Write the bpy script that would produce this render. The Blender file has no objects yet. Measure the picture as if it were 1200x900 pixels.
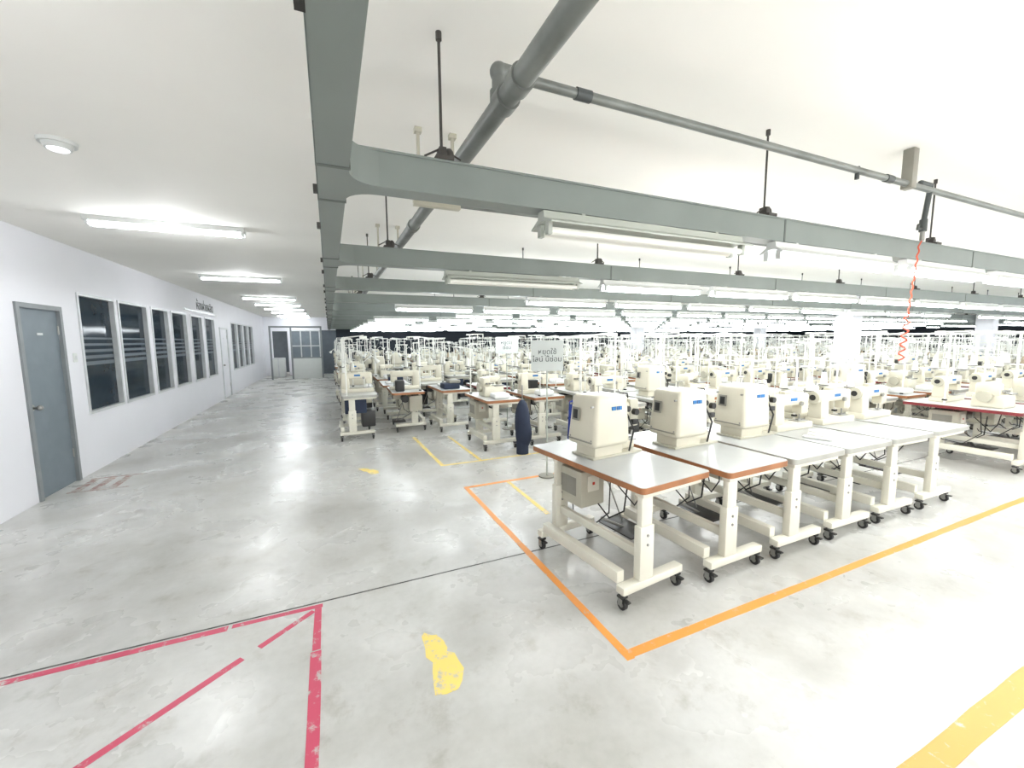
import bpy, bmesh, math, random
from mathutils import Vector, Matrix
random.seed(7)
scene = bpy.context.scene

# ------------------------------------------------------------------ materials
MATS = {}
def mat(name, col, rough=0.5, metal=0.0, var=0.08, scale=6.0, emit=0.0, emcol=None, bump=0.0, coat=0.0, ior=None):
    if name in MATS: return MATS[name]
    m = bpy.data.materials.new(name); m.use_nodes = True
    nt = m.node_tree; p = nt.nodes["Principled BSDF"]
    tc = nt.nodes.new("ShaderNodeTexCoord")
    nz = nt.nodes.new("ShaderNodeTexNoise"); nz.inputs["Scale"].default_value = scale; nz.inputs["Detail"].default_value = 4
    rp = nt.nodes.new("ShaderNodeValToRGB")
    c2 = [max(0, c * (1 - var * 2)) for c in col]
    rp.color_ramp.elements[0].position = 0.3; rp.color_ramp.elements[1].position = 0.7
    rp.color_ramp.elements[0].color = (*c2, 1); rp.color_ramp.elements[1].color = (*col, 1)
    nt.links.new(tc.outputs["Object"], nz.inputs["Vector"])
    nt.links.new(nz.outputs["Fac"], rp.inputs["Fac"])
    nt.links.new(rp.outputs["Color"], p.inputs["Base Color"])
    p.inputs["Roughness"].default_value = rough
    p.inputs["Metallic"].default_value = metal
    if ior: p.inputs["IOR"].default_value = ior
    if coat: p.inputs["Coat Weight"].default_value = coat
    if emit:
        p.inputs["Emission Color"].default_value = (*(emcol or col), 1)
        p.inputs["Emission Strength"].default_value = emit
        m.cycles.emission_sampling = 'NONE'
    if bump:
        b = nt.nodes.new("ShaderNodeBump"); b.inputs["Strength"].default_value = bump; b.inputs["Distance"].default_value = 0.01
        nt.links.new(nz.outputs["Fac"], b.inputs["Height"]); nt.links.new(b.outputs["Normal"], p.inputs["Normal"])
    MATS[name] = m
    return m

mat("wall_paint", (0.77, 0.77, 0.81), 0.6, var=0.02, scale=1.2)
mat("ceiling_paint", (0.92, 0.905, 0.86), 0.8, var=0.02, scale=0.8)
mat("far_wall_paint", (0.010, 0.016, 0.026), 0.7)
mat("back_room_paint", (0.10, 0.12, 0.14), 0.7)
mat("tray", (0.22, 0.25, 0.235), 0.45, var=0.06, scale=3)
mat("tray_dark", (0.12, 0.135, 0.125), 0.5)
mat("pipe", (0.23, 0.245, 0.23), 0.4, metal=0.2, var=0.2)
mat("pipe_dark", (0.07, 0.08, 0.08), 0.5)
mat("rod", (0.06, 0.055, 0.05), 0.6)
mat("fix_white", (0.66, 0.68, 0.66), 0.4, var=0.02)
mat("fix_grey", (0.46, 0.49, 0.44), 0.4, var=0.04)
mat("tube_on", (1, 1, 1), 0.4, var=0, emit=14.0, emcol=(0.90, 0.96, 1.0))
mat("tube_off", (0.88, 0.88, 0.82), 0.3, var=0.0)
mat("door_blue", (0.17, 0.205, 0.235), 0.5, var=0.06)
mat("door_frame", (0.24, 0.26, 0.27), 0.5)
mat("alu", (0.62, 0.64, 0.65), 0.4, metal=0.2)
mat("glass_dark", (0.022, 0.036, 0.05), 0.08, var=0.1, ior=1.2)
mat("frost", (0.075, 0.10, 0.125), 0.4)
mat("cream", (0.66, 0.625, 0.51), 0.35, var=0.03)
mat("cream2", (0.50, 0.48, 0.39), 0.4, var=0.04)
mat("white_paint", (0.74, 0.72, 0.62), 0.4, var=0.03)
mat("stand_paint", (0.80, 0.80, 0.75), 0.4, var=0.03)
mat("top_grey", (0.47, 0.485, 0.48), 0.3, var=0.03)
mat("top_white", (0.56, 0.56, 0.53), 0.35, var=0.03)
mat("edge_orange", (0.40, 0.17, 0.07), 0.5, var=0.15)
mat("edge_grey", (0.42, 0.42, 0.38), 0.5)
mat("edge_maroon", (0.20, 0.025, 0.03), 0.4)
mat("rubber", (0.02, 0.02, 0.02), 0.6)
mat("steel", (0.36, 0.36, 0.34), 0.3, metal=0.8)
mat("dark_metal", (0.04, 0.04, 0.04), 0.4, metal=0.4)
mat("logo_blue", (0.02, 0.16, 0.42), 0.5)
mat("vent", (0.28, 0.27, 0.23), 0.5)
mat("navy", (0.02, 0.03, 0.06), 0.8, bump=0.5)
mat("blue_cloth", (0.015, 0.04, 0.28), 0.8, bump=0.5)
mat("cloth_white", (0.82, 0.82, 0.80), 0.9, bump=0.6)
mat("cone_white", (0.78, 0.77, 0.70), 0.8)
mat("cone_tan", (0.45, 0.36, 0.25), 0.8)
mat("sign_grey", (0.50, 0.53, 0.51), 0.5, var=0.02)
mat("sign_ink", (0.05, 0.06, 0.06), 0.6)
mat("red_plastic", (0.6, 0.05, 0.02), 0.4)
mat("hose_orange", (0.65, 0.12, 0.06), 0.5)
mat("room_light", (0.8, 0.82, 0.85), 0.5, emit=1.2)

def floor_mat():
    m = bpy.data.materials.new("polished_concrete"); m.use_nodes = True
    nt = m.node_tree; p = nt.nodes["Principled BSDF"]; N = nt.nodes.new; L = nt.links.new
    tc = N("ShaderNodeTexCoord")
    def noise(s, d=6, r=0.6, dist=0.0):
        n = N("ShaderNodeTexNoise"); n.inputs["Scale"].default_value = s; n.inputs["Detail"].default_value = d
        n.inputs["Roughness"].default_value = r; n.inputs["Distortion"].default_value = dist
        L(tc.outputs["Object"], n.inputs["Vector"]); return n
    def ramp(src, e):
        r = N("ShaderNodeValToRGB"); els = r.color_ramp.elements
        els[0].position, els[0].color = e[0][0], (*e[0][1], 1)
        els[1].position, els[1].color = e[1][0], (*e[1][1], 1)
        for q in e[2:]:
            x = els.new(q[0]); x.color = (*q[1], 1)
        L(src, r.inputs["Fac"]); return r
    def mul(a, b, f=1.0):
        x = N("ShaderNodeMix"); x.data_type = 'RGBA'; x.blend_type = 'MULTIPLY'; x.inputs["Factor"].default_value = f
        L(a, x.inputs["A"]); L(b, x.inputs["B"]); return x.outputs["Result"]
    big = noise(0.55, 5, 0.55, 0.4)
    r1 = ramp(big.outputs["Fac"], [(0.30, (0.42, 0.415, 0.39)), (0.62, (0.66, 0.66, 0.64)), (0.46, (0.56, 0.56, 0.54))])
    mid = noise(1.3, 5, 0.58, 0.1)
    r2 = ramp(mid.outputs["Fac"], [(0.33, (0.78, 0.77, 0.74)), (0.58, (1, 1, 1))])
    fine = noise(24, 4, 0.6)
    r3 = ramp(fine.outputs["Fac"], [(0.3, (0.94, 0.94, 0.94)), (0.6, (1, 1, 1))])
    scuff = noise(4.5, 6, 0.68, 0.1)
    r4 = ramp(scuff.outputs["Fac"], [(0.26, (0.74, 0.72, 0.68)), (0.45, (1, 1, 1))])
    c = mul(mul(mul(r1.outputs["Color"], r2.outputs["Color"]), r3.outputs["Color"]), r4.outputs["Color"])
    L(c, p.inputs["Base Color"])
    rr = ramp(mid.outputs["Fac"], [(0.3, (0.36, 0.36, 0.36)), (0.7, (0.22, 0.22, 0.22))])
    L(rr.outputs["Color"], p.inputs["Roughness"])
    p.inputs["IOR"].default_value = 1.6
    b = N("ShaderNodeBump"); b.inputs["Strength"].default_value = 0.08; b.inputs["Distance"].default_value = 0.01
    L(mid.outputs["Fac"], b.inputs["Height"]); L(b.outputs["Normal"], p.inputs["Normal"])
    MATS["concrete"] = m
floor_mat()

def paint_mat(name, col, wear=0.38):
    m = bpy.data.materials.new(name); m.use_nodes = True
    nt = m.node_tree; p = nt.nodes["Principled BSDF"]; N = nt.nodes.new; L = nt.links.new
    tc = N("ShaderNodeTexCoord"); n = N("ShaderNodeTexNoise"); n.inputs["Scale"].default_value = 14; n.inputs["Detail"].default_value = 8
    n.inputs["Roughness"].default_value = 0.7
    L(tc.outputs["Object"], n.inputs["Vector"])
    r = N("ShaderNodeValToRGB"); e = r.color_ramp.elements
    e[0].position = wear - 0.05; e[0].color = (0.50, 0.49, 0.46, 1)
    e[1].position = wear + 0.05; e[1].color = (*col, 1)
    L(n.outputs["Fac"], r.inputs["Fac"]); L(r.outputs["Color"], p.inputs["Base Color"])
    p.inputs["Roughness"].default_value = 0.45
    MATS[name] = m
paint_mat("paint_red", (0.55, 0.07, 0.13), 0.40)
paint_mat("paint_orange", (0.84, 0.33, 0.07), 0.36)
paint_mat("paint_yellow", (0.88, 0.68, 0.18), 0.42)
paint_mat("paint_brown", (0.32, 0.17, 0.14), 0.50)
mat("joint", (0.13, 0.13, 0.12), 0.8, var=0.3, scale=20)

# ------------------------------------------------------------------ mesh builder
class MB:
    def __init__(s):
        s.bm = bmesh.new(); s.mats = []
    def mi(s, n):
        if n not in s.mats: s.mats.append(n)
        return s.mats.index(n)
    def _merge(s, t, m, M=None):
        idx = s.mi(m) if isinstance(m, str) else None
        for f in t.faces:
            if idx is not None: f.material_index = idx
            f.smooth = True
        if M is not None: bmesh.ops.transform(t, matrix=M, verts=t.verts)
        bmesh.ops.recalc_face_normals(t, faces=t.faces)
        me = bpy.data.meshes.new("tmp"); t.to_mesh(me); t.free()
        s.bm.from_mesh(me); bpy.data.meshes.remove(me)
    def box(s, x0, x1, y0, y1, z0, z1, m, bev=0.0, seg=2, tap=(1, 1), shift=(0, 0), M=None):
        t = bmesh.new()
        cx, cy = (x0 + x1) / 2, (y0 + y1) / 2; hx, hy = (x1 - x0) / 2, (y1 - y0) / 2
        v = []
        for z, kx, ky, sx, sy in ((z0, 1, 1, 0, 0), (z1, tap[0], tap[1], shift[0], shift[1])):
            for a, b in ((-1, -1), (1, -1), (1, 1), (-1, 1)):
                v.append(t.verts.new((cx + sx + a * hx * kx, cy + sy + b * hy * ky, z)))
        for f in ((0, 3, 2, 1), (4, 5, 6, 7), (0, 1, 5, 4), (1, 2, 6, 5), (2, 3, 7, 6), (3, 0, 4, 7)):
            t.faces.new([v[i] for i in f])
        if bev: bmesh.ops.bevel(t, geom=list(t.edges), offset=bev, segments=seg, affect='EDGES', profile=0.5)
        s._merge(t, m, M)
    def cyl(s, p1, p2, r, m, seg=12, r2=None, caps=True):
        p1, p2 = Vector(p1), Vector(p2); d = p2 - p1
        t = bmesh.new()
        bmesh.ops.create_cone(t, cap_ends=caps, segments=seg, radius1=r, radius2=r if r2 is None else r2, depth=d.length)
        M = Matrix.Translation((p1 + p2) / 2) @ d.to_track_quat('Z', 'Y').to_matrix().to_4x4()
        s._merge(t, m, M)
    def sph(s, c, r, m, sc=(1, 1, 1), seg=12):
        t = bmesh.new(); bmesh.ops.create_uvsphere(t, u_segments=seg, v_segments=seg // 2 + 2, radius=r)
        s._merge(t, m, Matrix.Translation(c) @ Matrix.Diagonal((*sc, 1)))
    def path(s, pts, r, m, seg=8):
        for a, b in zip(pts[:-1], pts[1:]): s.cyl(a, b, r, m, seg)
        for a in pts[1:-1]: s.sph(a, r * 1.02, m, seg=8)
    def prism(s, pts, lo, hi, m, axis='Z', mtop=None):
        t = bmesh.new()
        def P(a, b, h):
            return {'Z': (a, b, h), 'X': (h, a, b), 'Y': (a, h, b)}[axis]
        A = [t.verts.new(P(a, b, lo)) for a, b in pts]; B = [t.verts.new(P(a, b, hi)) for a, b in pts]
        n = len(pts); i1 = s.mi(m); i2 = s.mi(mtop or m)
        f = t.faces.new(A[::-1]); f.material_index = i1
        f = t.faces.new(B); f.material_index = i2
        for i in range(n):
            f = t.faces.new((A[i], A[(i + 1) % n], B[(i + 1) % n], B[i])); f.material_index = i1
        s._merge(t, None)
    def mesh(s, name):
        me = bpy.data.meshes.new(name); s.bm.to_mesh(me); s.bm.free()
        for n in s.mats: me.materials.append(MATS[n])
        try: me.set_sharp_from_angle(angle=math.radians(38))
        except Exception: pass
        return me
    def obj(s, name, loc=(0, 0, 0), rz=0.0, parent=None):
        return place(s.mesh(name), name, loc, rz, parent)

def place(me, name, loc=(0, 0, 0), rz=0.0, parent=None):
    o = bpy.data.objects.new(name, me); scene.collection.objects.link(o)
    o.location = loc; o.rotation_euler = (0, 0, rz)
    if parent: o.parent = parent
    return o
def empty(name, loc=(0, 0, 0)):
    o = bpy.data.objects.new(name, None); scene.collection.objects.link(o); o.location = loc; o.empty_display_size = 0.1
    return o
def rrect(x0, x1, y0, y1, r, n=4):
    pts = []
    for cx, cy, a0 in ((x1 - r, y1 - r, 0), (x0 + r, y1 - r, 90), (x0 + r, y0 + r, 180), (x1 - r, y0 + r, 270)):
        for i in range(n + 1):
            a = math.radians(a0 + 90 * i / n); pts.append((cx + r * math.cos(a), cy + r * math.sin(a)))
    return pts

# ------------------------------------------------------------------ room shell
XL, XR, YB, YF, H = -2.85, 34.0, -4.0, 23.0, 2.84
b = MB(); b.box(XL - 0.15, XR, YB, YF + 2.5, -0.1, 0, "concrete"); b.obj("floor")
b = MB(); b.box(XL - 0.15, XR, YB, YF + 2.5, H, H + 0.1, "ceiling_paint"); b.obj("ceiling")

wins = [(6.94, 7.93), (8.03, 9.10), (9.28, 10.12), (10.30, 11.25), (11.57, 12.45), (12.72, 13.65),
        (15.75, 16.6), (16.78, 17.65), (17.85, 18.7), (18.9, 19.8)]
door1 = (5.79, 6.57); door2 = (14.2, 15.2)
WZ0, WZ1, DZ = 0.74, 2.28, 2.07
ops = [(a, c, WZ0, WZ1) for a, c in wins] + [(door1[0], door1[1], 0, DZ), (door2[0], door2[1], 0, DZ)]
ops.sort()
b = MB(); y = YB
for (a, c, z0, z1) in ops:
    b.box(XL - 0.12, XL, y, a, 0, H, "wall_paint")
    if z0 > 0: b.box(XL - 0.12, XL, a, c, 0, z0, "wall_paint")
    b.box(XL - 0.12, XL, a, c, z1, H, "wall_paint")
    y = c
b.box(XL - 0.12, XL, y, YF, 0, H, "wall_paint")
b.obj("wall_left")
for i, (a, c) in enumerate(wins):
    b = MB(); fw = 0.035
    b.box(XL - 0.08, XL + 0.015, a, a + fw, WZ0, WZ1, "alu"); b.box(XL - 0.08, XL + 0.015, c - fw, c, WZ0, WZ1, "alu")
    b.box(XL - 0.08, XL + 0.015, a + fw, c - fw, WZ0, WZ0 + fw, "alu"); b.box(XL - 0.08, XL + 0.015, a + fw, c - fw, WZ1 - fw, WZ1, "alu")
    b.box(XL - 0.055, XL - 0.045, a + fw, c - fw, WZ0 + fw, WZ1 - fw, "glass_dark")
    for k in range(5):
        z = 1.36 + k * 0.085
        b.box(XL - 0.045, XL - 0.042, a + fw, c - fw, z, z + 0.05 - k * 0.006, "frost")
    b.obj("window_%d" % (i + 1))
for i, (a, c) in enumerate((door1, door2)):
    b = MB(); fm = "door_frame" if i == 0 else "alu"; dm = "door_blue" if i == 0 else "wall_paint"
    b.box(XL - 0.1, XL + 0.02, a, a + 0.05, 0, DZ, fm); b.box(XL - 0.1, XL + 0.02, c - 0.05, c, 0, DZ, fm)
    b.box(XL - 0.1, XL + 0.02, a + 0.05, c - 0.05, DZ - 0.05, DZ, fm)
    b.box(XL - 0.05, XL - 0.015, a + 0.05, c - 0.05, 0.005, DZ - 0.05, dm)
    b.cyl((XL - 0.02, a + 0.11, 0.98), (XL + 0.04, a + 0.11, 0.98), 0.012, "steel")
    b.sph((XL + 0.045, a + 0.11, 0.98), 0.028, "steel")
    b.cyl((XL - 0.02, a + 0.11, 0.98), (XL - 0.008, a + 0.11, 0.98), 0.035, "steel")
    b.box(XL - 0.016, XL - 0.011, (a + c) / 2 - 0.05, (a + c) / 2 + 0.05, 1.74, 1.765, "alu")
    for z in (0.3, 1.75): b.cyl((XL - 0.012, c - 0.05, z), (XL - 0.012, c - 0.05, z + 0.1), 0.01, "steel")
    b.obj("door_%d" % (i + 1))
b = MB(); b.box(XL, XL + 0.012, 6.72, 6.80, 1.42, 1.53, "fix_white", 0.003); b.box(XL + 0.012, XL + 0.017, 6.745, 6.775, 1.45, 1.5, "alu"); b.obj("light_switch")
b = MB(); b.box(XL, XL + 0.03, 5.18, 5.34, 0.95, 1.25, "alu", 0.006)
for k in range(5): b.box(XL + 0.03, XL + 0.034, 5.2, 5.32, 0.98 + k * 0.05, 1.0 + k * 0.05, "vent")
b.obj("wall_vent_panel")
b = MB(); b.box(XL, XL + 0.014, 11.2, 14.0, 2.36, 2.40, "alu"); b.obj("trim_1")
def text(body, name, size, loc, rot, m="sign_ink", parent=None, ext=0.002):
    c = bpy.data.curves.new(name, 'FONT'); c.body = body; c.size = size; c.extrude = ext; c.align_x = 'CENTER'; c.align_y = 'CENTER'
    c.materials.append(MATS[m]); o = bpy.data.objects.new(name, c); scene.collection.objects.link(o)
    o.location = loc; o.rotation_euler = rot
    if parent: o.parent = parent
    return o
text("ห้องฝ่ายผลิต", "wall_sign", 0.30, (XL + 0.005, 12.9, 2.53), (math.pi / 2, 0, math.pi / 2))

b = MB()
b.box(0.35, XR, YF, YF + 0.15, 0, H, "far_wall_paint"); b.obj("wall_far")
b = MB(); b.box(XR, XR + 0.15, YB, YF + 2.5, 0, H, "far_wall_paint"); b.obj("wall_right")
b = MB()
b.box(XL, XL + 0.35, YF, YF + 0.12, 0, H, "wall_paint")
b.box(XL + 0.35, -1.85, YF, YF + 0.12, 2.15, H, "wall_paint")
b.box(-1.85, 0.35, YF, YF + 0.12, 2.2, H, "wall_paint")
b.box(-1.85, -1.72, YF, YF + 0.12, 0, 2.2, "wall_paint")
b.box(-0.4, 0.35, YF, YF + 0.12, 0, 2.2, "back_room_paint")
b.box(-1.72, -0.4, YF, YF + 0.12, 0, 0.55, "wall_paint")
b.obj("wall_corridor_end")
b = MB()
for x in (-1.72, -1.3, -0.86, -0.45): b.box(x, x + 0.05, YF - 0.03, YF + 0.1, 0.55, 2.2, "alu")
for z in (0.55, 1.4, 2.15): b.box(-1.72, -0.40, YF - 0.02, YF + 0.1, z, z + 0.05, "alu")
b.box(-1.72, -0.4, YF + 0.05, YF + 0.06, 0.6, 2.15, "door_blue")
b.obj("window_11")
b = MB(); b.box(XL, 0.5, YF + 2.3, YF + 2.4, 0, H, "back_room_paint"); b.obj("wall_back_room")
b = MB(); b.box(-2.45, -1.9, 21.6, 22.0, 0, 0.9, "alu", 0.01); b.box(-2.43, -2.2, 21.59, 21.6, 0.05, 0.85, "fix_white"); b.box(-2.15, -1.92, 21.59, 21.6, 0.05, 0.85, "fix_white"); b.obj("filing_cabinet")
b = MB()
for x in (-2.35, -1.55, -0.35): b.box(x, x + 0.07, 20.5, 20.57, 0, 2.25, "door_frame", 0.004)
b.box(-2.35, -0.28, 20.5, 20.57, 2.25, 2.32, "door_frame", 0.004)
b.box(-1.48, -0.35, 20.52, 20.55, 0.0, 0.9, "fix_white"); b.box(-1.48, -0.35, 20.515, 20.555, 0.9, 0.95, "door_frame")
b.obj("corridor_partition_frame")
cols = [(12.4, 6.35), (20.4, 6.35), (28.4, 6.35), (12.4, 14.4), (20.4, 14.4), (28.4, 14.4)]
for (x, y) in cols:
    b = MB(); b.box(-0.21, 0.21, -0.21, 0.21, 0, H, "wall_paint", 0.015); b.box(-0.24, 0.24, -0.24, 0.24, 0, 0.12, "far_wall_paint")
    b.obj("column", (x, y, 0))

# ------------------------------------------------------------------ floor markings
T = 0.0015
b = MB(); b.box(XL, XR, 2.735, 2.748, 0, 0.0008, "joint"); b.box(XL, XR, 10.735, 10.748, 0, 0.0008, "joint"); b.obj("floor_joint")
def seg(b, p, q, w, m, z=T):
    p, q = Vector(p), Vector(q); d = (q - p).normalized(); n = Vector((-d.y, d.x)) * w / 2
    L = (q - p).length; k = max(1, int(L / 0.22))
    l, r = [], []
    for i in range(k + 1):
        c = p + (q - p) * i / k
        l.append(tuple(c + n * random.uniform(0.88, 1.1))); r.append(tuple(c - n * random.uniform(0.88, 1.1)))
    b.prism(r + l[::-1], 0, z, m)
b = MB()
seg(b, (-2.6, 2.70), (-0.62, 2.70), 0.045, "paint_red"); seg(b, (-0.60, 2.705), (-0.12, 2.70), 0.035, "paint_red")
seg(b, (-0.145, 2.68), (-0.145, 2.30), 0.042, "paint_red"); seg(b, (-0.147, 2.29), (-0.147, 1.5), 0.055, "paint_red"); seg(b, (-0.147, 1.5), (-0.147, -0.5), 0.05, "paint_red")
seg(b, (-0.17, 2.66), (-0.43, 2.45), 0.035, "paint_red", T * 1.1); seg(b, (-0.50, 2.395), (-2.3, 0.93), 0.038, "paint_red", T * 1.1)
b.obj("red_floor_marking")
b = MB()
seg(b, (1.345, 1.55), (1.325, 4.33), 0.05, "paint_orange"); seg(b, (1.37, 1.585), (12, 1.575), 0.055, "paint_orange")
seg(b, (1.35, 4.305), (6.0, 4.305), 0.05, "paint_orange", T * 0.9)
seg(b, (0.3, 0.655), (9, 0.655), 0.095, "paint_orange")
b.obj("orange_floor_marking")
b = MB()
seg(b, (1.83, 4.28), (1.82, 3.3), 0.045, "paint_yellow")
seg(b, (1.29, 5.2), (1.24, 7.0), 0.05, "paint_yellow"); seg(b, (1.31, 5.22), (4.5, 5.22), 0.05, "paint_yellow", T * .9); seg(b, (1.83, 5.26), (1.80, 6.8), 0.045, "paint_yellow")
b.obj("yellow_floor_marking")
foot = [(-.05, .21), (-.03, .235), (.0, .20), (.03, .19), (.055, .13), (.06, .07), (.05, .045), (.085, .02), (.09, -.04), (.10, -.10), (.07, -.17), (.04, -.21), (-.02, -.215), (-.07, -.20), (-.06, -.12), (-.05, -.06), (-.035, .0), (-.06, .05), (-.05, .12)]
b = MB(); b.prism(foot, 0, T, "paint_yellow"); b.obj("yellow_footprint_marking", (0.44, 1.955, 0))
b = MB(); b.prism([(x * 0.8, y * 0.8) for x, y in foot], 0, T, "paint_yellow"); b.obj("yellow_footprint_marking", (0.38, 5.4, 0), 0.5)
b = MB()
for k in range(3): b.box(-2.72 + k * 0.16, -2.64 + k * 0.16, 6.05, 6.5, 0, T, "paint_brown")
b.box(-2.74, -2.2, 6.0, 6.03, 0, T, "paint_brown"); b.box(-2.74, -2.2, 6.52, 6.55, 0, T, "paint_brown"); b.obj("brown_floor_marking")

# ------------------------------------------------------------------ overhead trays
TZ, TH, TW = 2.216, 0.125, 0.095
MX0, MX1 = -0.008, 0.09
rowsY = [1.65 + 1.65 * k for k in range(-3, 13)]
b = MB()
b.box(MX0, MX1, YB, 22.8, TZ, TZ + TH, "tray")
b.box(MX0 - 0.006, MX1 + 0.006, YB, 22.8, TZ + TH, TZ + TH + 0.008, "tray")
for y in rowsY:
    b.box(MX1, 33.5, y, y + TW, TZ, TZ + TH, "tray")
    b.box(MX1, 33.5, y - 0.006, y + TW + 0.006, TZ + TH, TZ + TH + 0.008, "tray")
    r = 0.11; n = 6
    for sgn, yc in ((-1, y), (1, y + TW)):
        pts = [(MX1, yc)]
        for i in range(n + 1):
            a = math.radians(90 * i / n)
            pts.append((MX1 + r - r * math.sin(a), yc + sgn * (r - r * math.cos(a))))
        b.prism(pts, TZ, TZ + TH, "tray")
    b.box(MX0 - 0.004, MX1 + 0.004, y - 0.14, y - 0.125, TZ - 0.004, TZ + TH, "tray_dark")
    b.box(MX0 - 0.004, MX1 + 0.004, y + TW + 0.125, y + TW + 0.14, TZ - 0.004, TZ + TH, "tray_dark")
    x = 2.5
    while x < 33:
        b.box(x, x + 0.012, y - 0.003, y + TW + 0.003, TZ - 0.003, TZ + TH, "tray_dark"); x += 2.4
    for dy in (0.3, 0.9): b.box(MX0 - 0.02, MX0, y + dy, y + dy + 0.03, TZ + 0.05, TZ + 0.08, "rod")
b.obj("cable_tray_network")
b = MB(); T2 = TZ + TH + 0.0085
for y in rowsY:
    x = 0.45
    while x < 33:
        b.cyl((x, y + TW / 2, T2), (x, y + TW / 2, H), 0.006, "rod", 6)
        b.cyl((x, y + TW / 2, H - 0.03), (x, y + TW / 2, H), 0.012, "rod", 8)
        b.box(x - 0.035, x + 0.035, y - 0.01, y + TW + 0.01, T2, T2 + 0.015, "rod")
        b.box(x - 0.015, x + 0.015, y + 0.02, y + 0.07, T2 + 0.012, T2 + 0.06, "rod", 0.004)
        b.sph((x + 0.03, y + 0.045, T2 + 0.035), 0.022, "rod", (1, 1, 1.4), 8)
        b.path([(x - 0.07, y + 0.04, T2 + 0.02), (x, y + 0.04, T2 + 0.06), (x + 0.08, y + 0.05, T2 + 0.03)], 0.004, "rod", 6)
        x += 1.93
b.obj("tray_hanger_rods")

PX, PZ, PR = 0.62, 2.50, 0.038
b = MB()
b.cyl((PX, YB, PZ), (PX, 22.5, PZ), PR, "pipe", 20)
for y in (1.32, 1.44, 3.2, 6.4, 9.6, 12.8):
    b.cyl((PX, y - 0.03, PZ), (PX, y + 0.03, PZ), PR * 1.2, "pipe", 20)
b.cyl((PX, 1.5, PZ), (PX, 1.5, PZ + 0.12), 0.026, "pipe", 14)
b.cyl((PX, 1.5, PZ + 0.02), (PX, 1.5, PZ + 0.06), 0.034, "pipe", 14)
b.sph((PX, 1.5, PZ + 0.125), 0.034, "pipe", seg=14)
b.cyl((PX, 1.5, PZ + 0.125), (PX + 0.06, 1.5, PZ + 0.125), 0.032, "pipe", 14)
b.obj("ceiling_water_pipe")
b = MB()
y = 2.45
while y < 22:
    for x in (PX - 0.11, PX + 0.09):
        b.box(x, x + 0.016, y, y + 0.02, PZ - 0.08, H, "cream2"); b.box(x - 0.012, x + 0.028, y - 0.01, y + 0.03, H - 0.025, H, "cream2")
    b.box(PX - 0.14, PX + 0.135, y - 0.012, y + 0.032, PZ - 0.082, PZ - PR - 0.001, "cream2", 0.003)
    y += 2.1
b.obj("pipe_support_brackets")
b = MB(); z = PZ + 0.125
b.cyl((PX + 0.06, 1.5, z), (33, 1.5, z), 0.019, "pipe", 14)
for x in (0.95, 3.2, 5.6, 8): b.cyl((x, 1.5, z), (x + 0.07, 1.5, z), 0.023, "pipe_dark", 14)
b.path([(3.62, 1.5, z), (3.62, 1.5, z + 0.03), (3.75, 1.5, z + 0.03), (3.75, 1.52, 2.42)], 0.016, "pipe_dark", 10)
b.cyl((3.75, 1.52, 2.36), (3.75, 1.52, 2.44), 0.022, "pipe_dark", 12); b.cyl((3.75, 1.52, 2.30), (3.75, 1.52, 2.36), 0.014, "steel", 10)
b.path([(3.75, 1.52, 2.38), (3.68, 1.52, 2.37), (3.64, 1.5, 2.39)], 0.008, "pipe_dark")
b.box(3.44, 3.50, 1.47, 1.53, z - 0.03, H, "vent", 0.004)
b.cyl((2.9, 1.5, z - 0.05), (2.9, 1.5, z + 0.02), 0.012, "pipe_dark")
b.obj("compressed_air_pipe")
b = MB(); z = H - 0.07
b.cyl((PX + 0.1, 3.0, z - .15), (30, 3.0, z - .15), 0.016, "pipe", 10); b.cyl((PX, 3.0, z - .15), (PX + 0.1, 3.0, z - .15), 0.022, "pipe_dark", 10)
b.obj("ceiling_branch_pipe")
b = MB()
pts = [(3.75, 1.52, 2.30)]
for k in range(70):
    t = k / 69
    r = 0.004 if t < 0.6 else 0.018
    pts.append((3.75 - 0.06 * t + r * math.cos(k * 1.2), 1.53 + 0.02 * t + r * math.sin(k * 1.2), 2.28 - 0.80 * t))
b.path(pts, 0.005, "hose_orange", 6)
b.obj("air_hose")

# ------------------------------------------------------------------ lights
def lampnode(x, y, z, e, parent, col=(1.0, 0.985, 0.965)):
    l = bpy.data.lights.new("tube_light", 'POINT'); l.energy = e; l.shadow_soft_size = 0.05; l.color = col
    o = bpy.data.objects.new("tube_light", l); scene.collection.objects.link(o); o.location = (x, y, z); o.parent = parent
def fixture(b, x0, y, ztop, L=1.25, on=True):
    body = "fix_white" if on else "fix_grey"; w = 0.05 if on else 0.075
    prof = [(y - 0.025, ztop), (y + 0.025, ztop), (y + 0.03, ztop - 0.03), (y + w + 0.02, ztop - 0.058), (y + w + 0.018, ztop - 0.064), (y + 0.022, ztop - 0.045), (y - 0.022, ztop - 0.045), (y - w - 0.018, ztop - 0.064), (y - w - 0.02, ztop - 0.058), (y - 0.03, ztop - 0.03)]
    b.prism(prof, x0, x0 + L, body, 'X')
    for s in (-1, 1):
        b.cyl((x0 + 0.03, y + s * 0.036, ztop - 0.085), (x0 + L - 0.03, y + s * 0.036, ztop - 0.085), 0.016, "tube_on" if on else "tube_off", 8)
        for xx in (x0 + 0.01, x0 + L - 0.03):
            b.box(xx, xx + 0.02, y + s * 0.036 - 0.014, y + s * 0.036 + 0.014, ztop - 0.103, ztop - 0.05, body)
    for xx in (x0 + 0.2, x0 + L - 0.2): b.box(xx, xx + 0.02, y - 0.02, y + 0.02, ztop, TZ, body)
X0, PITCH = 0.88, 1.45
LE = 18.0
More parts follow.
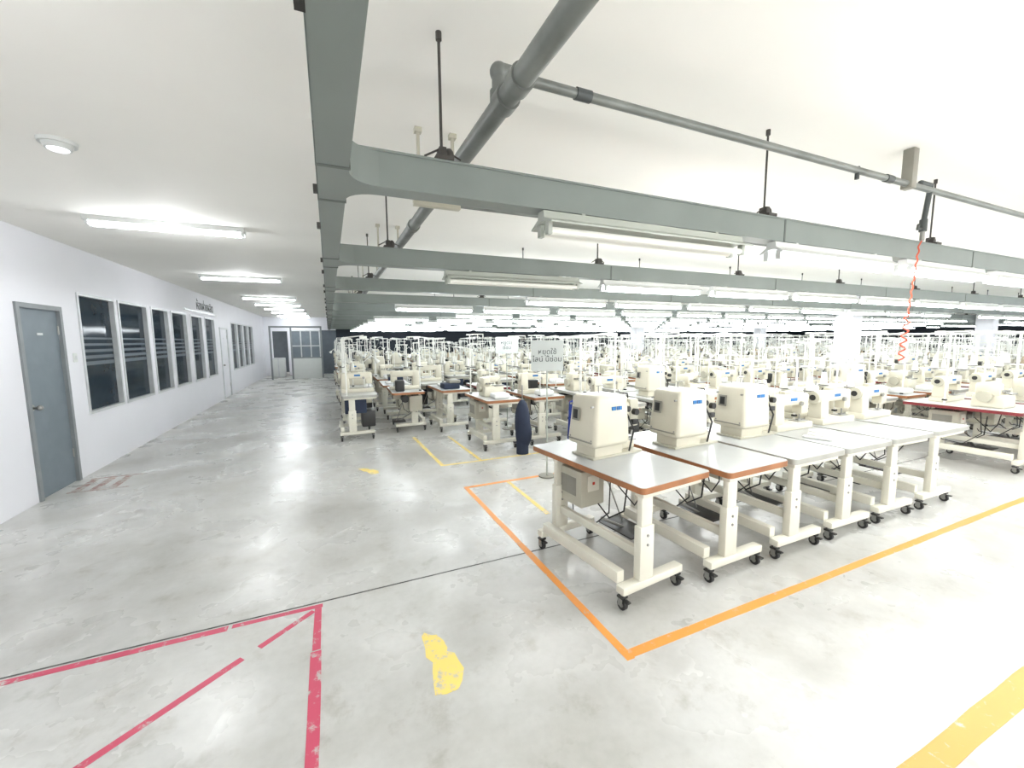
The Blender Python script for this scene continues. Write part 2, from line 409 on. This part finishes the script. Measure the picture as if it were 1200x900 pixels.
for ri, y in enumerate(rowsY):
    if ri in (3, 4):
        for k in range(5):
            on = not (k == 0)
            x = X0 + PITCH * k + (0.08 if k else 0)
            b = MB(); fixture(b, x, y + TW / 2 - 0.035, TZ - 0.008, on=on)
            o = b.obj("fluorescent_light")
            if on: lampnode(x + 0.62, y + TW / 2 - 0.035, TZ - 0.17, LE * (0.85 if k < 3 else 0.65), o)
b = MB(); lamps = []
for ri, y in enumerate(rowsY):
    k0 = 5 if ri in (3, 4) else 0
    for k in range(k0, 22):
        if random.random() < (0.12 if ri > 4 else 0.0): continue
        x = X0 + PITCH * k + 0.08
        fixture(b, x, y + TW / 2 - 0.035, TZ - 0.008)
        f = max(0.16, 1.0 - 0.14 * max(0, ri - 4)) * max(0.28, 1.0 - 0.11 * max(0, k - 2))
        if ri < 3: f *= 0.95 if k < 2 else 0.8
        if ri <= 6 and k < 8: lamps.append((x + .62, y + .012, LE * f, ri))
        elif (k + ri) % 2 == 0: lamps.append((x + .62, y + .012, LE * 1.5 * f, ri))
o = b.obj("fluorescent_light_rows")
for x, y, e, ri in lamps: lampnode(x, y, TZ - 0.17, e, o, (1.0, 0.985, 0.965) if ri < 6 and x < 9 else (0.90, 0.96, 1.0))
for y in (-2.3, 1.5, 5.3, 9.05, 12.9, 14.9, 16.9, 18.9, 20.9, 22.3):
    b = MB()
    prof = [(y - 0.09, H), (y + 0.09, H), (y + 0.07, H - 0.045), (y - 0.07, H - 0.045)]
    b.prism(prof, -2.04, -0.76, "fix_white", 'X')
    for s in (-1, 1):
        b.cyl((-2.0, y + s * 0.045, H - 0.063), (-0.8, y + s * 0.045, H - 0.063), 0.017, "tube_on", 8)
        for xx in (-2.03, -0.79): b.box(xx, xx + 0.025, y + s * 0.045 - 0.016, y + s * 0.045 + 0.016, H - 0.082, H - 0.04, "fix_white")
    o = b.obj("ceiling_fluorescent_light")
    lampnode(-1.4, y, H - 0.15, LE * (1.0 if y < 12 else 0.5), o, (0.96, 0.98, 1.0))
b = MB(); b.cyl((0, 0, -0.02), (0, 0, 0), 0.085, "fix_white", 28, r2=0.09); b.cyl((0, 0, -0.045), (0, 0, -0.02), 0.06, "fix_white", 28, r2=0.07); b.sph((0, 0, -0.045), 0.05, "room_light", (1, 1, .3), 16)
b.obj("round_ceiling_light", (-1.41, 3.44, H))

# ------------------------------------------------------------------ sewing furniture
def caster(b, x, y):
    b.cyl((x - 0.012, y, 0.034), (x + 0.012, y, 0.034), 0.034, "rubber", 16)
    b.cyl((x - 0.014, y, 0.034), (x + 0.014, y, 0.034), 0.016, "steel", 12)
    b.box(x - 0.022, x - 0.016, y - 0.014, y + 0.02, 0.03, 0.085, "steel"); b.box(x + 0.016, x + 0.022, y - 0.014, y + 0.02, 0.03, 0.085, "steel")
    b.box(x - 0.024, x + 0.024, y - 0.02, y + 0.026, 0.078, 0.09, "dark_metal")
    b.box(x - 0.014, x + 0.014, y - 0.055, y - 0.02, 0.062, 0.072, "dark_metal")
    b.cyl((x, y, 0.088), (x, y, 0.105), 0.012, "steel", 8)

def table(b, L=1.2, W=0.62, edge="edge_orange", top="top_grey", detail=True, box=True, dx=-0.05):
    hx, hy = W / 2, L / 2
    b.prism(rrect(-hx, hx, -hy, hy, 0.035), 0.714, 0.752, edge)
    b.prism(rrect(-hx + 0.003, hx - 0.003, -hy + 0.003, hy - 0.003, 0.033), 0.752, 0.755, top)
    for fy in (-hy + 0.045, hy - 0.31):
        b.box(dx - 0.28, dx + 0.26, fy - 0.035, fy + 0.035, 0.104, 0.155, "white_paint", 0.008)
        b.box(dx - 0.14, dx - 0.02, fy - 0.028, fy + 0.028, 0.155, 0.5, "white_paint", 0.006)
        b.box(dx - 0.128, dx - 0.032, fy - 0.02, fy + 0.02, 0.5, 0.69, "white_paint", 0.004)
        b.cyl((dx - 0.08, fy - 0.034, 0.44), (dx - 0.08, fy + 0.034, 0.44), 0.009, "steel", 8); b.cyl((dx - 0.08, fy - 0.034, 0.38), (dx - 0.08, fy + 0.034, 0.38), 0.009, "steel", 8)
        b.box(max(-hx + .02, dx - 0.2), 0.25, fy - 0.03, fy + 0.03, 0.684, 0.714, "white_paint", 0.004)
        for cx in (dx - 0.255, dx + 0.235): caster(b, cx, fy)
    y0, y1 = -hy + 0.08, hy - 0.34
    b.box(dx - 0.27, dx - 0.21, y0, y1, 0.15, 0.225, "white_paint", 0.005)
    b.box(dx - 0.10, dx - 0.06, y0, y1, 0.27, 0.33, "white_paint", 0.004)
    if box:
        b.box(-0.26, -0.03, 0.04, 0.34, 0.38, 0.66, "cream2", 0.012)
        b.box(-0.264, -0.26, 0.10, 0.30, 0.46, 0.60, "vent"); b.box(-0.2, -0.08, 0.1, 0.3, 0.66, 0.714, "dark_metal")
        b.box(-0.20, -0.09, 0.034, 0.04, 0.5, 0.62, "white_paint"); b.box(-0.155, -0.135, 0.03, 0.036, 0.55, 0.57, "red_plastic")
        b.cyl((0.03, 0.05, 0.60), (0.03, 0.27, 0.60), 0.065, "dark_metal", 16); b.cyl((0.03, 0.0, 0.60), (0.03, 0.05, 0.60), 0.045, "steel", 14)
        b.box(0.08, 0.22, -0.18, 0.02, 0.57, 0.70, "cream2", 0.008); b.box(0.22, 0.226, -0.15, -0.01, 0.59, 0.68, "dark_metal")
    if detail:
        b.box(0.02, 0.24, -0.2, 0.16, 0.165, 0.178, "dark_metal", 0.003)
        b.cyl((-0.11, -0.02, 0.3), (0.12, -0.02, 0.17), 0.012, "steel", 8)
        b.cyl((0.18, 0.05, 0.18), (0.05, 0.1, 0.55), 0.006, "steel", 6)
        b.path([(-0.1, 0.08, 0.42), (-0.06, -0.05, 0.3), (0.02, -0.12, 0.36), (0.06, -0.12, 0.6)], 0.006, "rubber", 6)
        b.path([(-0.14, 0.3, 0.40), (-0.2, 0.2, 0.26), (-0.2, 0.0, 0.24), (-0.16, -0.15, 0.4), (-0.1, -0.1, 0.7)], 0.005, "rubber", 6)
        b.path([(0.0, -0.02, 0.58), (0.1, -0.15, 0.40), (0.12, -0.2, 0.5), (0.05, -0.25, 0.7)], 0.005, "rubber", 6)
        b.box(0.12, 0.24, -0.42, -0.28, 0.64, 0.7, "cream2", 0.005)

def bartack(b, z=0.0):
    b.box(-0.12, 0.16, -0.11, 0.11, z, z + 0.11, "cream", 0.012)
    b.box(-0.15, 0.36, -0.125, 0.125, z, z + 0.018, "cream2", 0.004)
    b.box(0.14, 0.36, -0.045, 0.045, z + 0.018, z + 0.085, "cream", 0.012)
    b.box(0.27, 0.36, -0.06, 0.06, z + 0.085, z + 0.092, "steel")
    b.box(-0.175, 0.19, -0.165, 0.165, z + 0.095, z + 0.475, "cream", 0.035, 4, tap=(0.86, 0.88), shift=(0.012, 0))
    b.box(-0.179, -0.165, -0.13, 0.13, z + 0.13, z + 0.14, "vent")
    Mv = Matrix.Translation((-0.166, 0, z + 0.33)) @ Matrix.Rotation(math.radians(3.4), 4, 'Y')
    b.box(-0.004, 0.004, 0.02, 0.10, -0.05, 0.05, "vent", 0.002, M=Mv)
    b.box(-0.006, 0.0, 0.035, 0.085, -0.035, 0.035, "dark_metal", 0.001, M=Mv)
    for yy, zz in ((-0.12, 0.09), (0.12, 0.09), (-0.12, -0.16), (0.12, -0.16)):
        b.cyl((-0.172, yy, z + 0.31 + zz), (-0.15, yy, z + 0.31 + zz), 0.007, "steel", 8)
    Ms = Matrix.Translation((0.02, -0.1545, z + 0.38)) @ Matrix.Rotation(math.radians(-3.0), 4, 'X')
    b.box(-0.02, 0.02, -0.0015, 0.004, -0.014, 0.014, "logo_blue", M=Ms); b.box(0.03, 0.045, -0.0015, 0.004, -0.014, 0.014, "logo_blue", M=Ms); b.box(0.052, 0.08, -0.0015, 0.004, -0.014, 0.014, "logo_blue", M=Ms)
    b.box(0.12, 0.30, -0.065, 0.065, z + 0.27, z + 0.40, "cream", 0.02)
    b.box(0.27, 0.365, -0.075, 0.07, z + 0.20, z + 0.42, "cream2", 0.014)
    b.box(0.365, 0.372, -0.05, 0.05, z + 0.24, z + 0.39, "dark_metal")
    b.cyl((0.32, 0, z + 0.10), (0.32, 0, z + 0.21), 0.008, "steel", 10); b.cyl((0.295, 0.02, z + 0.12), (0.295, 0.02, z + 0.2), 0.006, "steel", 8)
    b.box(0.24, 0.35, -0.035, 0.035, z + 0.098, z + 0.11, "steel"); b.box(0.16, 0.27, -0.02, 0.02, z + 0.11, z + 0.15, "steel", 0.003)
    b.box(0.19, 0.26, -0.075, -0.035, z + 0.12, z + 0.27, "dark_metal", 0.004); b.cyl((0.225, -0.10, z + 0.24), (0.225, -0.07, z + 0.24), 0.035, "steel", 14)
    b.cyl((0.23, -0.10, z + 0.35), (0.23, -0.065, z + 0.35), 0.024, "dark_metal", 12); b.cyl((0.31, -0.11, z + 0.32), (0.31, -0.07, z + 0.32), 0.026, "dark_metal", 12)
    b.cyl((0.27, -0.10, z + 0.16), (0.27, -0.05, z + 0.16), 0.02, "steel", 10); b.box(0.28, 0.34, -0.10, -0.07, z + 0.22, z + 0.26, "dark_metal", 0.003)
    b.path([(0.14, -0.02, z + 0.4), (0.2, -0.03, z + 0.47), (0.29, -0.02, z + 0.46), (0.32, 0.0, z + 0.42)], 0.005, "rubber", 6)
    b.path([(0.18, -0.13, z + 0.32), (0.225, -0.16, z + 0.2), (0.20, -0.14, z + 0.03)], 0.007, "rubber", 6)
    b.cyl((0.05, 0.05, z + 0.46), (0.05, 0.05, z + 0.53), 0.004, "steel", 6); b.cyl((0.03, 0.05, z + 0.53), (0.12, 0.05, z + 0.53), 0.004, "steel", 6)

def lock(b, z=0.0, m="cream"):
    b.box(-0.27, 0.27, -0.09, 0.09, z - 0.03, z + 0.035, m, 0.01)
    b.box(-0.27, -0.13, -0.07, 0.07, z + 0.03, z + 0.30, m, 0.02, tap=(0.92, 0.85))
    b.box(-0.27, 0.24, -0.058, 0.058, z + 0.20, z + 0.315, m, 0.024, 3)
    b.box(0.14, 0.25, -0.05, 0.05, z + 0.11, z + 0.30, m, 0.014)
    b.cyl((0.19, 0, z + 0.045), (0.19, 0, z + 0.12), 0.007, "steel", 8); b.box(0.16, 0.22, -0.015, 0.015, z + 0.04, z + 0.05, "steel")
    b.box(0.10, 0.25, -0.05, 0.05, z + 0.035, z + 0.04, "steel")
    b.cyl((-0.31, 0, z + 0.25), (-0.27, 0, z + 0.25), 0.065, "cream2", 18); b.cyl((-0.315, 0, z + 0.25), (-0.31, 0, z + 0.25), 0.03, "dark_metal", 12)
    b.cyl((0.10, -0.08, z + 0.22), (0.10, -0.058, z + 0.22), 0.022, "steel", 10); b.box(-0.05, 0.05, -0.060, -0.057, z + 0.25, z + 0.28, "logo_blue")
    b.cyl((0.2, -0.03, z + 0.31), (0.2, -0.03, z + 0.36), 0.005, "steel", 6); b.box(-0.1, 0.02, -0.03, 0.03, z + 0.31, z + 0.345, "cream2", 0.006)

def overlock(b, z=0.0):
    b.box(-0.17, 0.17, -0.15, 0.15, z, z + 0.17, "cream", 0.02, tap=(0.95, 0.95))
    b.box(-0.17, -0.05, -0.10, 0.12, z + 0.15, z + 0.30, "cream", 0.02); b.box(-0.14, 0.15, -0.02, 0.09, z + 0.22, z + 0.31, "cream", 0.02)
    b.box(0.10, 0.16, -0.02, 0.08, z + 0.18, z + 0.28, "cream2", 0.01); b.box(0.0, 0.17, -0.15, -0.02, z + 0.165, z + 0.18, "steel")
    for k in range(3): b.cyl((-0.12 + k * 0.05, -0.14, z + 0.21), (-0.12 + k * 0.05, -0.10, z + 0.21), 0.016, "steel", 8)
    b.cyl((-0.22, 0.02, z + 0.14), (-0.17, 0.02, z + 0.14), 0.07, "cream2", 16)

def stand(b, x, y, z, h=0.75, cones=("cone_white", "cone_white"), s=0.13, r=0.010):
    P = "stand_paint"
    b.cyl((x, y, z - 0.05), (x, y, z + h), r, P, 8)
    for zz in (z + h * 0.45, z + h):
        b.box(x - 0.009, x + 0.009, y - s - 0.03, y + s + 0.03, zz - 0.009, zz + 0.009, P)
        if zz == z + h:
            for sg in (-1, 1):
                b.box(x - 0.009, x + 0.19, y + sg * s - 0.007, y + sg * s + 0.007, zz, zz + 0.014, P)
                b.box(x + 0.18, x + 0.19, y + sg * s - 0.007, y + sg * s + 0.007, zz - 0.05, zz, P)
    for sg, c in zip((-1, 1), cones):
        zz = z + h * 0.45
        b.cyl((x, y + sg * s, zz + 0.008), (x, y + sg * s, zz + 0.015), 0.05, "dark_metal", 12)
        if c:
            b.cyl((x, y + sg * s, zz + 0.015), (x, y + sg * s, zz + 0.16), 0.04, c, 12, r2=0.022)
            b.cyl((x, y + sg * s, zz + 0.16), (x + 0.15, y + sg * s, z + h), 0.0015, "cone_white", 3)
        else:
            b.cyl((x, y + sg * s, zz + 0.015), (x, y + sg * s, zz + 0.12), 0.006, P, 6)
    b.box(x - 0.02, x + 0.02, y - 0.02, y + 0.02, z, z + 0.02, "dark_metal")

def gantry(b, z, hx, h):
    P = "stand_paint"; r = 0.011
    for yy in (-0.45, 0.45): b.cyl((-0.2, yy, z - 0.03), (-0.2, yy, z + h), r, P, 8)
    b.cyl((-0.2, -0.47, z + h), (-0.2, 0.47, z + h), r, P, 8); b.cyl((-0.2, -0.45, z + h * 0.55), (-0.2, 0.45, z + h * 0.55), r * .8, P, 8)
    b.cyl((-0.2, 0.1, z + h), (0.15, 0.1, z + h + 0.04), r * .8, P, 8); b.box(0.08, 0.2, 0.05, 0.15, z + h - 0.02, z + h + 0.03, P, 0.005)

def lamp(b, x, y, z):
    b.path([(x, y, z), (x, y, z + 0.5), (x + 0.14, y - 0.05, z + 0.62), (x + 0.22, y - 0.05, z + 0.55)], 0.008, "stand_paint", 6)
    b.cyl((x + 0.21, y - 0.05, z + 0.56), (x + 0.26, y - 0.05, z + 0.49), 0.02, "stand_paint", 10, r2=0.045)

front = [(1.93, "edge_orange", "top_grey", "bar"), (2.69, "edge_orange", "top_grey", "bar"), (3.40, "edge_grey", "top_grey", "bar"),
    (4.09, "edge_grey", "top_grey", "lock"), (4.80, "edge_grey", "top_grey", "lock"), (5.52, "edge_grey", "top_grey", "lock")]
tm = {}; heads = {}
for kind, fn in (("bar", bartack), ("lock", lock), ("over", overlock)):
    b = MB(); fn(b, 0.0 if kind != "lock" else 0.03)
    heads[kind] = b.mesh("sewing_machine_" + kind)
rots = [math.radians(6.5), math.radians(2.5), math.radians(1), 0, math.radians(-1), 0]
for i, (x, e, t, hd) in enumerate(front):
    if (e, t) not in tm:
        b = MB(); table(b, L=1.22, W=0.66, edge=e, top=t, dx=-0.18); tm[(e, t)] = b.mesh("sewing_table")
    yc = 2.46 + (0.04 if i == 0 else 0)
    place(tm[(e, t)], "sewing_table", (x, yc, 0), rots[i])
    place(heads[hd], "sewing_machine", (x - (0.06, 0.04, -0.02, 0.0, 0.0, 0.0)[i], yc + 0.10, 0.755), rots[i])
    if i >= 3:
        b = MB(); stand(b, 0, 0, 0, 0.62); b.obj("thread_stand", (x - 0.27, yc + 0.30, 0.806), 0)
for x in (4.15, 4.86, 5.55):
    place(heads["lock"], "sewing_machine", (x + 0.02, 2.90, 0.755), 0.05)
b = MB()
b.box(-0.16, 0.16, -0.11, 0.11, 0, 0.022, "cloth_white", 0.01); b.box(-0.13, 0.12, -0.09, 0.10, 0.02, 0.045, "cloth_white", 0.01, M=Matrix.Rotation(0.2, 4, 'Z')); b.box(-0.1, 0.08, -0.07, 0.06, 0.044, 0.06, "cloth_white", 0.008, M=Matrix.Rotation(-0.3, 4, 'Z'))
b.obj("folded_cloth", (4.02, 2.2, 0.756), 0.3)

b = MB(); table(b, L=1.1, W=0.95, edge="edge_maroon", top="top_white"); mm = b.mesh("sewing_table")
for i, x in enumerate((7.75, 8.85, 9.95)):
    place(mm, "sewing_table", (x, 2.45, 0), 0)
    place(heads["over"], "sewing_machine", (x - 0.1, 2.25, 0.755), 0)
    place(heads["lock"], "sewing_machine", (x + 0.1, 2.75, 0.755), 0)
    b = MB(); stand(b, 0, 0, 0, 0.9); b.obj("thread_stand", (x - 0.38, 2.6, 0.806), 0)

variants = []
spec = [("edge_grey", "top_white", "lock", 0.85), ("edge_orange", "top_white", "over", 0.98), ("edge_grey", "top_grey", "bar", 0.85),
        ("edge_grey", "top_white", "over", 0.8), ("edge_orange", "top_grey", "lock", 0.95), ("edge_grey", "top_white", "lock", 0.92), ("edge_maroon", "top_white", "over", 0.8)]
for vi, (e, t, hd, h) in enumerate(spec):
    b = MB(); table(b, L=1.1, W=0.56, edge=e, top=t, detail=(vi % 2 == 0))
    {"lock": lock, "over": overlock, "bar": bartack}[hd](b, 0.755 + (0.03 if hd == "lock" else 0))
    c = [("cone_white", "cone_white"), (None, "cone_white"), ("cone_white", None), ("cone_white", "cone_tan"), ("cone_white", None), (None, None), ("cone_white", None)][vi]
    stand(b, -0.22, 0.38, 0.755, h, c)
    if vi in (0, 3, 4, 6): stand(b, -0.1, -0.4, 0.755, h * 0.85, c)
    if vi in (1, 2, 5): lamp(b, 0.15, 0.45, 0.755)
    if vi in (2, 5): gantry(b, 0.755, 0.28, 0.95)
    if vi in (1, 4): b.box(-0.12, 0.14, -0.45, -0.22, 0.755, 0.84, "cloth_white", 0.03)
    if vi in (0, 3, 5): b.box(0.02, 0.24, -0.45, -0.15, 0.20, 0.48, "dark_metal", 0.02); b.box(-0.24, 0.1, -0.5, -0.46, 0.45, 0.71, "navy", 0.01)  # added dark blocks, their colour imitates the shaded gaps under the tables
    if vi == 4: b.box(0.05, 0.2, 0.2, 0.4, 0.755, 0.95, "dark_metal", 0.02)
    variants.append(b.mesh("sewing_station_%d" % vi))
b = MB(); table(b, L=1.1, W=0.56, edge="edge_orange", top="top_grey", detail=False, box=False)
b.box(-0.2, 0.1, -0.4, -0.1, 0.755, 0.86, "navy", 0.02); b.box(-0.15, 0.2, 0.0, 0.3, 0.755, 0.80, "cloth_white", 0.015); b.box(-0.1, 0.12, -0.38, -0.14, 0.86, 0.92, "vent", 0.02)
variants.append(b.mesh("sewing_station_7"))
rows = empty("sewing_machine_rows")
def colfree(x, y):
    return all(abs(x - cx) > 0.55 or abs(y - cy) > 0.85 for cx, cy in cols)
n = 0
yrow = 7.72; ri = 0
while yrow < 22.4:
    x = 0.42 + (0.0 if ri == 0 else random.uniform(0, 0.1))
    while x < 33:
        if colfree(x, yrow) and random.random() < (0.97 if ri < 1 else 0.80):
            place(random.choice(variants), "sewing_station_%d" % n, (x, yrow + random.uniform(-.04, .04), 0), random.choice((0, 0, 0, math.pi)) + random.uniform(-.05, .05), rows); n += 1
        x += 0.72 + random.uniform(0, 0.14)
        if random.random() < 0.08: x += 0.6
    yrow += 1.38; ri += 1
for yrow, x0 in ((6.15, 2.35), (4.98, 3.75), (3.75, 7.4), (2.45, 11.2)):
    x = x0; kk = 0
    while x < 33:
        if colfree(x, yrow):
            if kk == 0 and yrow == 6.15: v = variants[1]
            elif yrow == 4.98 and kk < 4: v = variants[(5, 2, 1, 5)[kk]]
            else: v = random.choice(variants)
            place(v, "sewing_station_%d" % n, (x, yrow, 0), random.uniform(-.03, .03), rows); n += 1
        x += 0.76 + random.uniform(0, 0.12); kk += 1

def sign(loc, w, h, zc, body, size, rz, ztop):
    e = empty("sign_stand", (loc[0], loc[1], 0)); e.rotation_euler = (0, 0, rz)
    b = MB(); b.cyl((0, 0.01, 0.015), (0, 0.01, ztop), 0.010, "fix_grey", 10); b.cyl((0, 0.01, 0), (0, 0.01, 0.015), 0.10, "vent", 20); b.obj("pole", parent=e)
    b = MB(); b.prism(rrect(-w / 2, w / 2, zc - h / 2, zc + h / 2, 0.02), -0.012, -0.004, "sign_grey", 'Y'); b.obj("board", parent=e)
    text(body, "lettering", size, (0, -0.013, zc), (math.pi / 2, 0, 0), parent=e, ext=0.001)
sign((2.33, 4.25), 0.38, 0.36, 1.46, "หยุดใช้\nไลน์ นี้ซ่อม", 0.085, -0.35, 1.5)
sign((2.95, 6.9), 0.42, 0.30, 1.55, "หยุดใช้\nซ่อม", 0.09, -0.2, 1.6)

b = MB()
b.sph((0, 0, 0.46), 0.14, "navy", (0.8, 0.8, 2.4), 16); b.sph((0.02, 0.0, 0.30), 0.15, "navy", (0.8, 0.8, 1.6), 16); b.cyl((0, 0, 0.78), (0, 0, 1.0), 0.01, "steel", 8); b.cyl((0, 0, 0.0), (0, 0, 0.3), 0.09, "navy", 14)
b.obj("navy_garment_bag", (2.5, 5.3, 0))
b = MB(); b.box(-0.15, 0.15, -0.12, 0.12, 0, 0.02, "rubber"); b.box(-0.11, 0.11, -0.09, 0.09, 0.02, 0.80, "blue_cloth", 0.04, tap=(0.8, 0.8)); b.obj("blue_cloth_bin", (3.12, 4.85, 0))

# ------------------------------------------------------------------ world
w = bpy.data.worlds.new("World"); scene.world = w; w.use_nodes = True
bg = w.node_tree.nodes["Background"]; bg.inputs["Color"].default_value = (1, 0.99, 0.97, 1); bg.inputs["Strength"].default_value = 1.25

# ------------------------------------------------------------------ camera
cam = bpy.data.cameras.new("camera"); co = bpy.data.objects.new("camera", cam); scene.collection.objects.link(co)
cam.sensor_width = 36; cam.lens = 36 * 482 / 1200; cam.clip_start = 0.05; cam.clip_end = 200
psi, p, th = math.radians(23.83), math.radians(6.16), 0.0084
lv = Vector((math.sin(psi), math.cos(psi), 0)); R = Vector((math.cos(psi), -math.sin(psi), 0)); Z = Vector((0, 0, 1))
Fw = lv * math.cos(p) - Z * math.sin(p); U = lv * math.sin(p) + Z * math.cos(p)
R2 = R * math.cos(th) - U * math.sin(th); U2 = U * math.cos(th) + R * math.sin(th)
M = Matrix(((R2.x, U2.x, -Fw.x, 0), (R2.y, U2.y, -Fw.y, 0), (R2.z, U2.z, -Fw.z, 1.65), (0, 0, 0, 1)))
co.matrix_world = M
scene.camera = co
scene.view_settings.view_transform = 'Standard'
scene.view_settings.look = 'None'
scene.view_settings.exposure = 0.22
print("stations", n)
